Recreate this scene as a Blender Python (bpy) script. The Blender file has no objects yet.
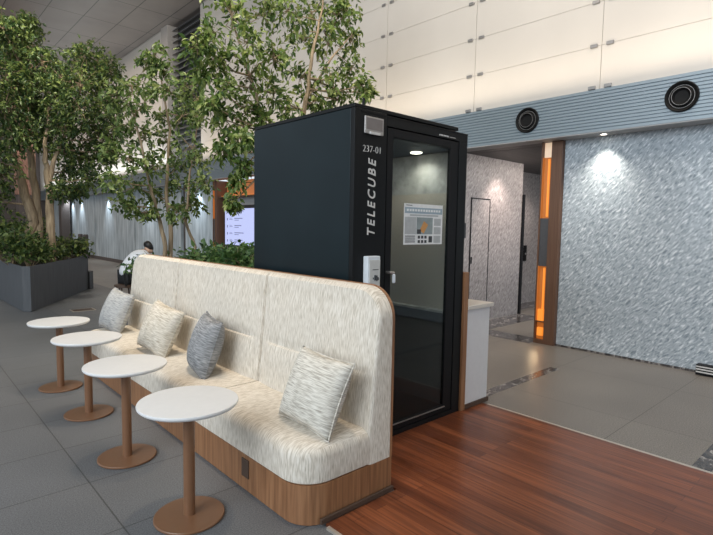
import bpy, math, random
import numpy as np
from mathutils import Vector, Matrix, Euler
random.seed(7)
PI = math.pi
scene = bpy.context.scene
COL = scene.collection

# ---------------------------------------------------------------- camera frame (used to survey the place)
F = 508.0; CX, CY = 356.5, 267.5; H = 1.41
def _d(px, py): return Vector((px-CX, -(py-CY), -F))
_X = _d(910, 237).normalized()
_Y = _d(-113, 219); _Y = (_Y - _X*(_Y.dot(_X))).normalized()
_Z = _X.cross(_Y)
ROT = Matrix((_X, _Y, _Z))
ORG = Vector((0, 0, H))
def at_y(px, py, y):
    r = ROT @ _d(px, py); return ORG + r*(y/r.y)
def px_size(p): return -((ROT.transposed() @ (Vector(p)-ORG)).z)/F   # metres per pixel at p

cam = bpy.data.cameras.new('camera'); camo = bpy.data.objects.new('camera', cam); COL.objects.link(camo)
cam.sensor_width = 36; cam.lens = 36*F/713; cam.clip_end = 200
camo.matrix_world = Matrix.Translation(ORG) @ ROT.to_4x4()
scene.camera = camo

# ---------------------------------------------------------------- materials
def nodes(name):
    m = bpy.data.materials.new(name); m.use_nodes = True
    nt = m.node_tree; b = nt.nodes['Principled BSDF']
    return m, nt, b
def sock(b, n, v): b.inputs[n].default_value = v
def c4(c): return (c[0], c[1], c[2], 1)
def plain(name, col, rough=.5, metal=0, spec=.5, emit=None, es=0, var=.06, scale=30, coat=0):
    m, nt, b = nodes(name)
    n = nt.nodes.new('ShaderNodeTexNoise'); n.inputs['Scale'].default_value = scale; n.inputs['Detail'].default_value = 3
    tc = nt.nodes.new('ShaderNodeTexCoord'); nt.links.new(tc.outputs['Object'], n.inputs['Vector'])
    r = nt.nodes.new('ShaderNodeValToRGB')
    r.color_ramp.elements[0].position = .3; r.color_ramp.elements[1].position = .7
    r.color_ramp.elements[0].color = c4([x*(1-var) for x in col]); r.color_ramp.elements[1].color = c4([min(1, x*(1+var)) for x in col])
    nt.links.new(n.outputs['Fac'], r.inputs['Fac']); nt.links.new(r.outputs['Color'], b.inputs['Base Color'])
    sock(b, 'Roughness', rough); sock(b, 'Metallic', metal); sock(b, 'Specular IOR Level', spec); sock(b, 'Coat Weight', coat)
    if emit: sock(b, 'Emission Color', c4(emit)); sock(b, 'Emission Strength', es)
    return m
def stretched(name, stops, scale, rough=.5, rot=(0, 0, 0), spec=.5, bump=0, detail=4, space='Object', dist=0.0, second=None, swap=False):
    """noise stretched by a per-axis scale; stops = [(pos,col)...]"""
    m, nt, b = nodes(name)
    tc = nt.nodes.new('ShaderNodeTexCoord')
    mp = nt.nodes.new('ShaderNodeMapping'); mp.vector_type = 'POINT'
    mr = nt.nodes.new('ShaderNodeMapping'); mr.inputs['Rotation'].default_value = rot
    src = tc.outputs[space]
    if swap:   # keep the weave running the same way on the end faces
        sp_ = nt.nodes.new('ShaderNodeSeparateXYZ'); cb = nt.nodes.new('ShaderNodeCombineXYZ'); nt.links.new(src, sp_.inputs[0])
        nt.links.new(sp_.outputs['X'], cb.inputs['Y']); nt.links.new(sp_.outputs['Y'], cb.inputs['X']); nt.links.new(sp_.outputs['Z'], cb.inputs['Z'])
        ns = nt.nodes.new('ShaderNodeSeparateXYZ'); nt.links.new(tc.outputs['Normal'], ns.inputs[0])
        ab = nt.nodes.new('ShaderNodeMath'); ab.operation = 'ABSOLUTE'; nt.links.new(ns.outputs['Y'], ab.inputs[0])
        gt = nt.nodes.new('ShaderNodeMath'); gt.operation = 'GREATER_THAN'; gt.inputs[1].default_value = .7; nt.links.new(ab.outputs[0], gt.inputs[0])
        mv = nt.nodes.new('ShaderNodeMix'); mv.data_type = 'VECTOR'; nt.links.new(gt.outputs[0], mv.inputs['Factor'])
        nt.links.new(src, mv.inputs[4]); nt.links.new(cb.outputs[0], mv.inputs[5]); src = mv.outputs[1]
    nt.links.new(src, mr.inputs['Vector']); nt.links.new(mr.outputs['Vector'], mp.inputs['Vector'])
    mp.inputs['Scale'].default_value = scale
    n = nt.nodes.new('ShaderNodeTexNoise'); n.inputs['Scale'].default_value = 1; n.inputs['Detail'].default_value = detail
    n.inputs['Distortion'].default_value = dist
    nt.links.new(mp.outputs['Vector'], n.inputs['Vector'])
    r = nt.nodes.new('ShaderNodeValToRGB')
    els = r.color_ramp.elements
    while len(els) < len(stops): els.new(.5)
    for e, (p, c) in zip(els, stops): e.position = p; e.color = c4(c)
    nt.links.new(n.outputs['Fac'], r.inputs['Fac'])
    out = r.outputs['Color']
    if second:
        n2 = nt.nodes.new('ShaderNodeTexNoise'); n2.inputs['Scale'].default_value = second[0]; n2.inputs['Detail'].default_value = 2
        nt.links.new(tc.outputs[space], n2.inputs['Vector'])
        r2 = nt.nodes.new('ShaderNodeValToRGB')
        r2.color_ramp.elements[0].position = .35; r2.color_ramp.elements[1].position = .65
        lo = second[1]; r2.color_ramp.elements[0].color = (lo, lo, lo, 1); r2.color_ramp.elements[1].color = (1, 1, 1, 1)
        nt.links.new(n2.outputs['Fac'], r2.inputs['Fac'])
        mx = nt.nodes.new('ShaderNodeMix'); mx.data_type = 'RGBA'; mx.blend_type = 'MULTIPLY'; mx.inputs['Factor'].default_value = 1
        nt.links.new(out, mx.inputs['A']); nt.links.new(r2.outputs['Color'], mx.inputs['B']); out = mx.outputs['Result']
    nt.links.new(out, b.inputs['Base Color'])
    sock(b, 'Roughness', rough); sock(b, 'Specular IOR Level', spec)
    if bump:
        bp = nt.nodes.new('ShaderNodeBump'); bp.inputs['Strength'].default_value = bump; bp.inputs['Distance'].default_value = .01
        nt.links.new(n.outputs['Fac'], bp.inputs['Height']); nt.links.new(bp.outputs['Normal'], b.inputs['Normal'])
    return m
def bricks(name, c1, c2, mortar, w, h, off, msize, loc=(0, 0, 0), rotz=0, rough=.5, speck=None, grain=None, spec=.5, offset_freq=2):
    m, nt, b = nodes(name)
    tc = nt.nodes.new('ShaderNodeTexCoord'); mp = nt.nodes.new('ShaderNodeMapping')
    mp.inputs['Location'].default_value = loc; mp.inputs['Rotation'].default_value = (0, 0, rotz)
    nt.links.new(tc.outputs['Object'], mp.inputs['Vector'])
    br = nt.nodes.new('ShaderNodeTexBrick'); br.offset = off; br.offset_frequency = offset_freq
    br.inputs['Color1'].default_value = c4(c1); br.inputs['Color2'].default_value = c4(c2); br.inputs['Mortar'].default_value = c4(mortar)
    br.inputs['Scale'].default_value = 1; br.inputs['Mortar Size'].default_value = msize; br.inputs['Mortar Smooth'].default_value = 0
    br.inputs['Brick Width'].default_value = w; br.inputs['Row Height'].default_value = h; br.inputs['Bias'].default_value = 0
    nt.links.new(mp.outputs['Vector'], br.inputs['Vector'])
    out = br.outputs['Color']
    def mult(out, scale, stops, det=3):
        mm = nt.nodes.new('ShaderNodeMapping'); mm.inputs['Scale'].default_value = scale
        nt.links.new(tc.outputs['Object'], mm.inputs['Vector'])
        n = nt.nodes.new('ShaderNodeTexNoise'); n.inputs['Scale'].default_value = 1; n.inputs['Detail'].default_value = det
        nt.links.new(mm.outputs['Vector'], n.inputs['Vector'])
        r = nt.nodes.new('ShaderNodeValToRGB')
        for e, (p, v) in zip(r.color_ramp.elements, stops): e.position = p; e.color = (v, v, v, 1)
        nt.links.new(n.outputs['Fac'], r.inputs['Fac'])
        mx = nt.nodes.new('ShaderNodeMix'); mx.data_type = 'RGBA'; mx.blend_type = 'MULTIPLY'; mx.inputs['Factor'].default_value = 1
        nt.links.new(out, mx.inputs['A']); nt.links.new(r.outputs['Color'], mx.inputs['B'])
        return mx.outputs['Result']
    if speck: out = mult(out, (speck,)*3, ((.35, .6), (.65, 1.25)))
    if grain: out = mult(out, grain, ((.3, .55), (.7, 1.3)), 5)
    out = mult(out, (.9,)*3, ((.3, .85), (.7, 1.1)))
    nt.links.new(out, b.inputs['Base Color'])
    sock(b, 'Roughness', rough); sock(b, 'Specular IOR Level', spec)
    return m
def emissive(name, col, s, base=(0.1, .1, .1)):
    return plain(name, base, .5, emit=col, es=s)
def glass_mat(name, tint=(.75, .8, .8), gloss=.09):
    m, nt, b = nodes(name); nt.nodes.remove(b)
    out = nt.nodes['Material Output']
    t = nt.nodes.new('ShaderNodeBsdfTransparent'); t.inputs['Color'].default_value = c4(tint)
    g = nt.nodes.new('ShaderNodeBsdfGlossy'); g.inputs['Roughness'].default_value = .02; g.inputs['Color'].default_value = (.8, .85, .9, 1)
    lw = nt.nodes.new('ShaderNodeLayerWeight'); lw.inputs['Blend'].default_value = .5
    pw = nt.nodes.new('ShaderNodeMath'); pw.operation = 'POWER'; pw.inputs[1].default_value = 3.5
    f = nt.nodes.new('ShaderNodeMath'); f.operation = 'MULTIPLY_ADD'; f.inputs[1].default_value = .45; f.inputs[2].default_value = .025
    nt.links.new(lw.outputs['Facing'], pw.inputs[0]); nt.links.new(pw.outputs[0], f.inputs[0])
    mx = nt.nodes.new('ShaderNodeMixShader')
    nt.links.new(f.outputs[0], mx.inputs['Fac']); nt.links.new(t.outputs['BSDF'], mx.inputs[1]); nt.links.new(g.outputs['BSDF'], mx.inputs[2])
    nt.links.new(mx.outputs['Shader'], out.inputs['Surface'])
    return m
def leaf_mat(name, cols, trans=.35):
    m, nt, b = nodes(name); out = nt.nodes['Material Output']
    g = nt.nodes.new('ShaderNodeNewGeometry'); r = nt.nodes.new('ShaderNodeValToRGB')
    els = r.color_ramp.elements
    while len(els) < len(cols): els.new(.5)
    for i, (e, c) in enumerate(zip(els, cols)): e.position = i/(len(cols)-1); e.color = c4(c)
    nt.links.new(g.outputs['Random Per Island'], r.inputs['Fac'])
    nt.links.new(r.outputs['Color'], b.inputs['Base Color']); sock(b, 'Roughness', .42); sock(b, 'Specular IOR Level', .45)
    t = nt.nodes.new('ShaderNodeBsdfTranslucent'); nt.links.new(r.outputs['Color'], t.inputs['Color'])
    mx = nt.nodes.new('ShaderNodeMixShader'); mx.inputs['Fac'].default_value = trans
    nt.links.new(b.outputs['BSDF'], mx.inputs[1]); nt.links.new(t.outputs['BSDF'], mx.inputs[2])
    nt.links.new(mx.outputs['Shader'], out.inputs['Surface'])
    return m

D45 = math.radians(45)
M = {}
M['tile_dark'] = bricks('dark_stone_tiles', (.142, .148, .155), (.156, .16, .164), (.068, .069, .07), 1.1, .55, 0, .0035, loc=(-.75, -2.378, 0), rough=.5, speck=160)
M['tile_warm'] = bricks('warm_stone_tiles', (.20, .18, .16), (.215, .195, .17), (.09, .08, .07), 1.1, 1.065, 0, .003, loc=(-4.05, -1.315, 0), rough=.38, speck=120)
M['plank'] = bricks('red_brown_planks', (.25, .078, .032), (.135, .04, .018), (.05, .014, .007), 1.7, .075, .42, .0010, rotz=PI/2, rough=.28, grain=(60, 2.2, 10), offset_freq=2)
M['stone'] = stretched('grey_blue_stone', [(.32, (.24, .29, .33)), (.45, (.44, .50, .545)), (.57, (.56, .62, .66)), (.66, (.86, .90, .93))], (4, 17, 54), .55, rot=(math.radians(48), 0, 0), bump=.35, detail=6, dist=.6, second=(.8, .8))
M['stone_pink'] = stretched('pink_grey_stone', [(.30, (.22, .195, .19)), (.48, (.40, .365, .355)), (.60, (.50, .46, .445)), (.72, (.74, .70, .68))], (14, 10, 46), .45, rot=(0, math.radians(52), 0), bump=.3, detail=6, dist=.6, second=(.8, .8))
M['stone_streak'] = stretched('blue_grey_streaked_stone', [(.32, (.30, .36, .40)), (.5, (.44, .51, .55)), (.66, (.58, .65, .69))], (4, 9, 1.2), .5, detail=5)
M['panel'] = plain('frosted_panels', (.66, .62, .56), .35, var=.02, scale=2)
M['joint'] = plain('panel_joint_grey', (.50, .47, .42), .6)
M['clip'] = plain('clip_metal', (.33, .32, .31), .35, metal=.6)
M['rib'] = plain('ribbed_metal', (.27, .325, .36), .42, metal=.3, var=.02)
M['soffit'] = plain('soffit_grey', (.40, .40, .40), .6)
M['hallceil'] = bricks('dark_slat_ceiling', (.10, .088, .085), (.085, .075, .072), (.03, .03, .03), 6, .14, 0, .004, rough=.5)
M['ceiling'] = bricks('brown_grey_ceiling_panels', (.24, .21, .19), (.225, .197, .18), (.04, .036, .032), 1.55, .81, 0, .010, loc=(-.70, 3.36, 0), rotz=PI/2, rough=.45)
M['black'] = plain('booth_black', (.008, .0085, .009), .4, spec=.18)
M['boothside'] = plain('booth_side_black', (.007, .014, .017), .34, spec=.2, var=.15, scale=3)
M['inblack'] = plain('booth_inner_black', (.007, .007, .008), .5, spec=.2)
M['felt'] = plain('greige_felt', (.40, .365, .31), .9, var=.1, scale=160)
M['inwall'] = plain('grey_plaster', (.34, .345, .335), .8, var=.25, scale=14)
M['white'] = plain('letter_white', (.66, .65, .62), .5)
M['silver'] = plain('silver', (.42, .40, .385), .35, metal=.7)
M['rimgrey'] = plain('vent_rim_grey', (.30, .29, .28), .4, metal=.3)
M['ventblack'] = plain('vent_black', (.008, .008, .008), .6, spec=.2)
M['whiteplastic'] = plain('white_plastic', (.72, .77, .80), .35)
M['darkmark'] = plain('dark_ink', (.05, .055, .06), .6)
M['glass'] = glass_mat('booth_glass', (.80, .83, .81))
M['lamp'] = emissive('lamp_warm_white', (1, .93, .8), 9)
M['fabric'] = stretched('cream_woven_fabric', [(.30, (.45, .395, .315)), (.50, (.65, .59, .50)), (.66, (.77, .72, .635))], (24, 210, 20), .9, spec=.2, detail=2, swap=True)
M['fabric_h'] = stretched('cream_woven_cushion', [(.30, (.36, .33, .28)), (.5, (.58, .55, .48)), (.64, (.70, .67, .60))], (18, 20, 200), .9, spec=.2, detail=2)
M['fabric_beige'] = stretched('beige_woven_cushion', [(.30, (.38, .33, .26)), (.5, (.57, .52, .43)), (.66, (.70, .65, .57))], (18, 20, 190), .9, spec=.2, detail=2)
M['fabric_grey'] = stretched('slate_woven_cushion', [(.30, (.14, .145, .15)), (.5, (.25, .255, .26)), (.68, (.38, .38, .38))], (18, 20, 200), .9, spec=.2, detail=2)
M['fabric_lgrey'] = stretched('light_grey_woven_cushion', [(.30, (.26, .265, .26)), (.5, (.40, .40, .39)), (.68, (.52, .51, .49))], (18, 20, 200), .9, spec=.2, detail=2)
M['oak'] = stretched('brown_wood_veneer', [(.3, (.19, .085, .037)), (.5, (.27, .128, .058)), (.7, (.34, .17, .08))], (70, 70, 3), .45, detail=5)
M['darkwood'] = plain('dark_brown_trim', (.075, .045, .03), .5)
M['tabletop'] = plain('white_laminate', (.74, .74, .73), .4, var=.015)
M['bronze'] = plain('brown_painted_metal', (.20, .098, .05), .32, spec=.5, var=.03)
M['planter'] = stretched('charcoal_planter', [(.3, (.075, .082, .09)), (.7, (.105, .112, .12))], (20, 20, 3), .55)
M['rust'] = plain('reddish_wood', (.20, .085, .04), .5)
M['soil'] = plain('dark_soil', (.04, .03, .022), .95, var=.4, scale=40)
M['bark'] = stretched('pale_bark', [(.3, (.20, .145, .09)), (.6, (.36, .27, .17)), (.75, (.46, .36, .25))], (40, 40, 5), .8, bump=.3)
M['leaf_dark'] = leaf_mat('leaf_dark', [(.022, .05, .016), (.055, .10, .028), (.10, .15, .04), (.25, .31, .085)])
M['leaf_mid'] = leaf_mat('leaf_mid', [(.045, .085, .022), (.10, .16, .04), (.17, .24, .065), (.36, .41, .15)])
M['leaf_bright'] = leaf_mat('leaf_bright', [(.045, .09, .022), (.11, .18, .038), (.20, .28, .065), (.42, .46, .16)])
M['leaf_shrub'] = leaf_mat('leaf_shrub', [(.03, .07, .025), (.06, .13, .04), (.10, .19, .05), (.2, .28, .10)])
M['amber'] = emissive('amber_glow', (1, .30, .03), .85, (.5, .2, .05))
M['amber_dim'] = emissive('amber_glow_dim', (1, .26, .025), .26, (.35, .15, .05))
M['amber_soft'] = emissive('amber_glow_soft', (1, .30, .07), .22, (.45, .22, .10))
M['amber_white'] = emissive('amber_white_glow', (1, .72, .48), .55, (.6, .5, .4))
M['colwood'] = stretched('column_wood', [(.3, (.115, .058, .034)), (.7, (.17, .09, .054))], (60, 60, 2), .5)
M['colgrey'] = plain('column_dark_panel', (.085, .085, .09), .4)
M['marble_dark'] = stretched('dark_marble', [(.35, (.035, .032, .032)), (.55, (.10, .092, .09)), (.66, (.34, .32, .30))], (9, 14, 9), .18, detail=6, dist=1.5)
M['counterwhite'] = plain('counter_white', (.66, .655, .66), .5, var=.02)
M['countertop'] = plain('counter_pale_top', (.60, .56, .50), .35, var=.03)
M['metal_trim'] = plain('pale_metal_trim', (.62, .56, .48), .35, metal=.6)
M['screen'] = emissive('screen_glow', (.54, .61, 1.0), .85, (.2, .2, .25))
M['ink_blue'] = emissive('screen_ink', (.22, .24, .42), .7, (.05, .05, .1))
M['darkframe'] = plain('screen_frame', (.02, .02, .022), .4)
M['louver'] = plain('dark_louver', (.15, .155, .155), .5)
M['colbeige'] = plain('beige_column', (.50, .46, .42), .6)
M['redcol'] = plain('terracotta_column', (.34, .19, .14), .7, var=.2, scale=8)
M['endwall'] = plain('dark_end_wall', (.10, .085, .08), .6)
M['paper'] = plain('poster_paper', (.80, .81, .80), .6, emit=(.8, .82, .82), es=.0)
M['paperblue'] = plain('poster_blue', (.30, .38, .43), .6, emit=(.3, .38, .43), es=.06)
M['papergrey'] = plain('poster_grey', (.46, .48, .48), .6)
M['photo'] = plain('poster_photo', (.28, .33, .33), .6, var=.2, scale=10)
M['photo_orange'] = plain('poster_orange', (.60, .30, .10), .6)
M['skin'] = plain('skin', (.55, .36, .26), .5)
M['shirt'] = plain('white_shirt', (.80, .82, .85), .8, var=.04)
M['trouser'] = plain('black_trousers', (.015, .016, .018), .8)
M['hair'] = plain('black_hair', (.012, .011, .011), .45)

# ---------------------------------------------------------------- mesh helpers
class MB:
    def __init__(s): s.v = []; s.f = []
    def add(s, vs, fs):
        o = len(s.v); s.v += [tuple(v) for v in vs]; s.f += [tuple(i+o for i in f) for f in fs]; return s
    def box(s, x0, x1, y0, y1, z0, z1):
        return s.add([(x0,y0,z0),(x1,y0,z0),(x1,y1,z0),(x0,y1,z0),(x0,y0,z1),(x1,y0,z1),(x1,y1,z1),(x0,y1,z1)],
                     [(0,3,2,1),(4,5,6,7),(0,1,5,4),(1,2,6,5),(2,3,7,6),(3,0,4,7)])
    def prism(s, poly, z0, z1):
        n = len(poly)
        return s.add([(x,y,z0) for x,y in poly]+[(x,y,z1) for x,y in poly],
                     [tuple(range(n-1,-1,-1)), tuple(range(n,2*n))]+[(i,(i+1)%n,n+(i+1)%n,n+i) for i in range(n)])
    def rings(s, rings, cap0=True, cap1=True):
        n = len(rings[0]); vs = [p for r in rings for p in r]; fs = []
        for k in range(len(rings)-1):
            for i in range(n): fs.append((k*n+i, k*n+(i+1)%n, (k+1)*n+(i+1)%n, (k+1)*n+i))
        if cap0: fs.append(tuple(range(n-1,-1,-1)))
        if cap1: fs.append(tuple(range((len(rings)-1)*n, len(rings)*n)))
        return s.add(vs, fs)
    def lathe(s, prof, c=(0,0,0), axis='Z', n=48, cap0=True, cap1=True):
        rs = []
        for r, h in prof:
            ring = []
            for i in range(n):
                a = 2*PI*i/n; u, w = r*math.cos(a), r*math.sin(a)
                if axis == 'Z': ring.append((c[0]+u, c[1]+w, c[2]+h))
                elif axis == 'X': ring.append((c[0]+h, c[1]+u, c[2]+w))
                else: ring.append((c[0]+w, c[1]+h, c[2]+u))
            rs.append(ring)
        return s.rings(rs, cap0, cap1)
    def tube(s, pts, rad, n=8):
        pts = [Vector(p) for p in pts]; rs = []; prev = None
        if not isinstance(rad, (list, tuple)): rad = [rad]*len(pts)
        for i, p in enumerate(pts):
            t = (pts[min(i+1, len(pts)-1)]-pts[max(i-1, 0)]).normalized()
            a = prev - t*prev.dot(t) if prev else t.orthogonal()
            a = a.normalized() if a.length > 1e-6 else t.orthogonal().normalized()
            prev = a; b = t.cross(a)
            rs.append([p+(a*math.cos(2*PI*k/n)+b*math.sin(2*PI*k/n))*rad[i] for k in range(n)])
        return s.rings(rs)
    def build(s, name, mat, parent=None, smooth=False, bevel=0, seg=2, angle=35):
        me = bpy.data.meshes.new(name); me.from_pydata(s.v, [], s.f); me.update()
        me.materials.append(mat if not isinstance(mat, str) else M[mat])
        o = bpy.data.objects.new(name, me); COL.objects.link(o)
        if bevel:
            b = o.modifiers.new('bevel', 'BEVEL'); b.width = bevel; b.segments = seg; b.limit_method = 'ANGLE'; b.angle_limit = math.radians(angle)
        if smooth:
            for p in me.polygons: p.use_smooth = True
            if smooth != 'full': me.set_sharp_from_angle(angle=math.radians(40))
        if parent is not None:
            o.parent = parent
            o.matrix_parent_inverse = Matrix.Translation(-Vector(parent.location)) if parent.type == 'EMPTY' and parent.get('_w') else Matrix()
        return o
def tag(o, label, cat, group=None, kind=None):
    o['label'] = label; o['category'] = cat
    if group: o['group'] = group
    if kind: o['kind'] = kind
    return o
def thing(name, label, cat, loc=(0, 0, 0), rotz=0, group=None):
    o = bpy.data.objects.new(name, None); COL.objects.link(o); o.location = loc; o.rotation_euler = (0, 0, rotz)
    o.empty_display_size = .1
    tag(o, label, cat, group); return o
def struct(name, mb, mat, parent=None, label=None, **k):
    o = mb.build(name, mat, parent, **k)
    if parent is None:
        o['kind'] = 'structure'
        if label: o['label'] = label
    return o
def local(mb, loc):
    l = Vector(loc); mb.v = [tuple(Vector(v)-l) for v in mb.v]; return mb
def text_mesh(txt, size, bold=0, shear=0, extrude=.0015, spacing=1.0):
    cu = bpy.data.curves.new('lettering', 'FONT'); cu.body = txt; cu.size = size; cu.offset = bold; cu.shear = shear
    cu.extrude = extrude; cu.space_character = spacing; cu.resolution_u = 4
    o = bpy.data.objects.new('lettering', cu); COL.objects.link(o)
    dg = bpy.context.evaluated_depsgraph_get(); dg.update()
    me = bpy.data.meshes.new_from_object(o.evaluated_get(dg))
    bpy.data.objects.remove(o); bpy.data.curves.remove(cu)
    return me
def rrect(x0, x1, y0, y1, r, n=8):
    """rounded rectangle, r = radii at (x0y0, x1y0, x1y1, x0y1), counter-clockwise"""
    P = []
    for (cx, cy, rr, a0) in ((x0+r[0], y0+r[0], r[0], PI), (x1-r[1], y0+r[1], r[1], 1.5*PI), (x1-r[2], y1-r[2], r[2], 0), (x0+r[3], y1-r[3], r[3], .5*PI)):
        for i in range(n+1):
            a = a0+.5*PI*i/n; P.append((cx+rr*math.cos(a), cy+rr*math.sin(a)))
    return P

# ================================================================ SETTING
mb = MB().add([(-14,-9,0),(3.495,-9,0),(3.495,30,0),(-14,30,0)], [(0,1,2,3)])
struct('floor', mb, 'tile_dark')
mb = MB().add([(3.495,-9,0),(10.6,-9,0),(10.6,9.6,0),(3.495,9.6,0)], [(0,1,2,3)])
mb.add([(3.495,9.6,0),(10.6,9.6,0),(10.6,30,0),(3.495,30,0)], [(0,1,2,3)])
struct('floor_hall', mb, 'tile_warm')
WZ = .012
struct('floor_wood', MB().prism([(1.465,-9),(3.48,-9),(3.48,3.55),(1.955,3.55),(1.955,1.771),(1.465,1.771)], .0005, WZ), 'plank')
struct('trim_1', MB().box(3.48,3.50,-9,2.20,.0005,.0145), 'metal_trim')
struct('trim_2', MB().box(1.448,1.465,-9,1.745,.0005,.0145), 'metal_trim')
struct('trim_3', MB().box(1.44,1.93,1.772,1.787,.0125,.04), 'darkwood', bevel=.003)
# dark marble inlays in the right-hand floor
struct('trim_4', MB().box(3.52,5.00,2.33,2.43,.0005,.002), 'marble_dark')
struct('trim_5', MB().box(3.505,5.2,.70,.80,.0005,.002), 'marble_dark')
struct('trim_6', MB().box(5.85,6.20,3.14,4.38,.0005,.002).box(6.20,7.75,3.95,4.38,.0005,.002).box(7.80,10.2,4.6,4.98,.0005,.002).box(7.45,7.80,3.95,4.98,.0005,.0018), 'marble_dark')

struct('wall_right', MB().box(6.0,6.3,-9,2.862,0,2.5), 'stone')
struct('baseboard_right', MB().box(5.985,5.9995,-9,2.862,.0005,.022), 'marble_dark')
struct('wall_behind_booth', MB().box(5.95,6.3,4.602,9.75,0,2.5), 'stone')
struct('wall_far_right', MB().box(6.0,6.3,11.75,13.45,0,2.5).box(6.0,6.3,13.75,17.3,0,2.5).box(6.0,6.3,17.36,21.7,0,2.5).box(6.0,6.3,21.8,25.5,0,2.5).box(6.0,6.3,25.56,29.9,0,2.5), 'stone_streak')
struct('trim_12', MB().box(6.08,6.3,13.46,13.74,0,2.487).box(6.1,6.3,17.301,17.359,0,2.487).box(6.1,6.3,21.701,21.799,0,2.487), 'endwall')
struct('baseboard_far_right', MB().box(5.97,5.9995,11.78,29.9,.0005,.12), 'endwall')
struct('wall_lift_hall', MB().box(5.95,7.77,4.4,4.6,0,2.5), 'stone_pink')
struct('wall_lift_hall_back', MB().box(7.84,10.5,5.0,5.2,0,2.5), 'stone_pink')
struct('wall_lift_hall_end', MB().box(10.5,10.6,2.5,5.2,0,2.5), 'stone_pink')
struct('trim_7', MB().box(7.72,7.84,4.602,5.2,0,2.0).box(7.773,7.84,4.38,4.60,0,2.0), 'inblack')
struct('ceiling_lift_hall', MB().box(6.3,10.6,2.5,5.2,2.5,2.6).box(5.77,6.3,3.14,4.395,2.502,2.6), 'hallceil')
# door set flush in the lift hall wall
d = struct('door_1', MB().box(6.335,6.80,4.392,4.3995,.003,1.86), 'stone_pink')
MB().box(6.32,6.335,4.388,4.3995,.003,1.875).box(6.80,6.812,4.388,4.3995,.003,1.875).box(6.335,6.80,4.388,4.3995,1.86,1.875).build('door_gap', 'inblack', d)
MB().box(6.35,6.365,4.38,4.392,.9,1.0).build('door_handle', 'inblack', d)

# upper wall of frosted panels, in 1.62 m bays and .465 m courses
def panel_wall(y0, y1, seams):
    mb = MB(); ys = [y0]+[s for s in seams if y0 < s < y1]+[y1]
    for a, b in zip(ys[:-1], ys[1:]):
        for k in range(9):
            z0 = 2.955+.465*k; z1 = min(6.718, z0+.465)
            if z1-z0 > .05: mb.box(5.755,5.7625,a+.004,b-.004,z0+.002,z1-.002)
    return mb
SEAMS = [2.395+1.62*k for k in range(-7, 20)]
uw = struct('wall_upper', panel_wall(-9, 11.97, SEAMS), 'panel')
MB().box(5.763,6.0,-9,11.97,2.955,6.718).build('backing', 'joint', uw)
uf = struct('wall_upper_far', panel_wall(14.25, 29.9, SEAMS), 'panel')
MB().box(5.763,6.0,14.25,29.9,2.955,6.718).build('backing', 'joint', uf)
clip0 = None
for s in SEAMS:
    if not (0 < s < 10.9): continue
    for k in range(0, 6):
        z = 2.955+.465*k
        for dy in (-.10, .07):
            if clip0 is None:
                clip0 = MB().box(5.735,5.757,0,.075,-.002,.034).build('panel_clip', 'clip', uw, bevel=.003); o = clip0
            else:
                o = clip0.copy(); COL.objects.link(o)
            o.location = (0, s+dy-.025, z+(.006 if k == 0 else -.015))
# dark louvre bay and the pale pier beside it
lv = MB().box(6.0,6.1,12.0,13.8,2.955,6.718)
lo = struct('wall_louvre', lv, 'louver')
sl = MB()
for k in range(24):
    z = 3.0+.155*k
    sl.add([(5.97,12.0,z+.10),(5.83,12.0,z),(5.83,13.8,z),(5.97,13.8,z+.10),(5.97,12.0,z+.112),(5.83,12.0,z+.012),(5.83,13.8,z+.012),(5.97,13.8,z+.112)],
           [(0,1,2,3),(7,6,5,4),(1,0,4,5),(3,2,6,7),(2,1,5,6),(0,3,7,4)])
sl.build('slats', 'louver', lo)
struct('trim_8', MB().box(5.70,6.1,13.81,14.24,2.955,6.718), 'colbeige', bevel=.01)
# ribbed metal band: a ridged section run along the wall
prof = []
NR = 13
for k in range(NR):
    z0 = 2.5+.455*k/NR; z1 = 2.5+.455*(k+1)/NR; g = .009
    prof += [(5.75, z0+.004), (5.75, z1-g), (5.762, z1-g+.002), (5.762, z1+.001)]
prof = [(5.75, 2.5)]+prof[:-2]+[(5.75, 2.955), (5.99, 2.955), (5.99, 2.5)]
n = len(prof); vs = [(x, -9, z) for x, z in prof]+[(x, 29.9, z) for x, z in prof]
fs = [tuple(range(n)), tuple(range(2*n-1, n-1, -1))]+[(i, n+i, n+(i+1)%n, (i+1)%n) for i in range(n)]
struct('trim_9', MB().add(vs, fs), 'rib')
struct('trim_10', MB().box(5.7535,6.0,-9,29.9,2.488,2.4995), 'soffit')
struct('ceiling', MB().box(-5,6.3,-9,30.2,6.72,6.9), 'ceiling')
struct('wall_back', MB().box(-14,6.3,29.95,30.2,0,6.715), 'endwall')

# screen alcove
struct('wall_screen', MB().box(6.16,6.3,9.76,11.53,0,2.09), 'soffit')
alc = struct('trim_11', MB().box(6.0,6.3,9.76,11.53,2.07,2.10).box(6.27,6.3,9.76,11.53,2.10,2.487), 'colwood')
MB().box(6.22,6.268,9.78,11.53,2.105,2.48).build('glow_panel', 'amber_soft', alc)
MB().box(6.05,6.2,9.8,11.5,2.102,2.112).build('glow_strip', 'amber', alc)

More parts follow.
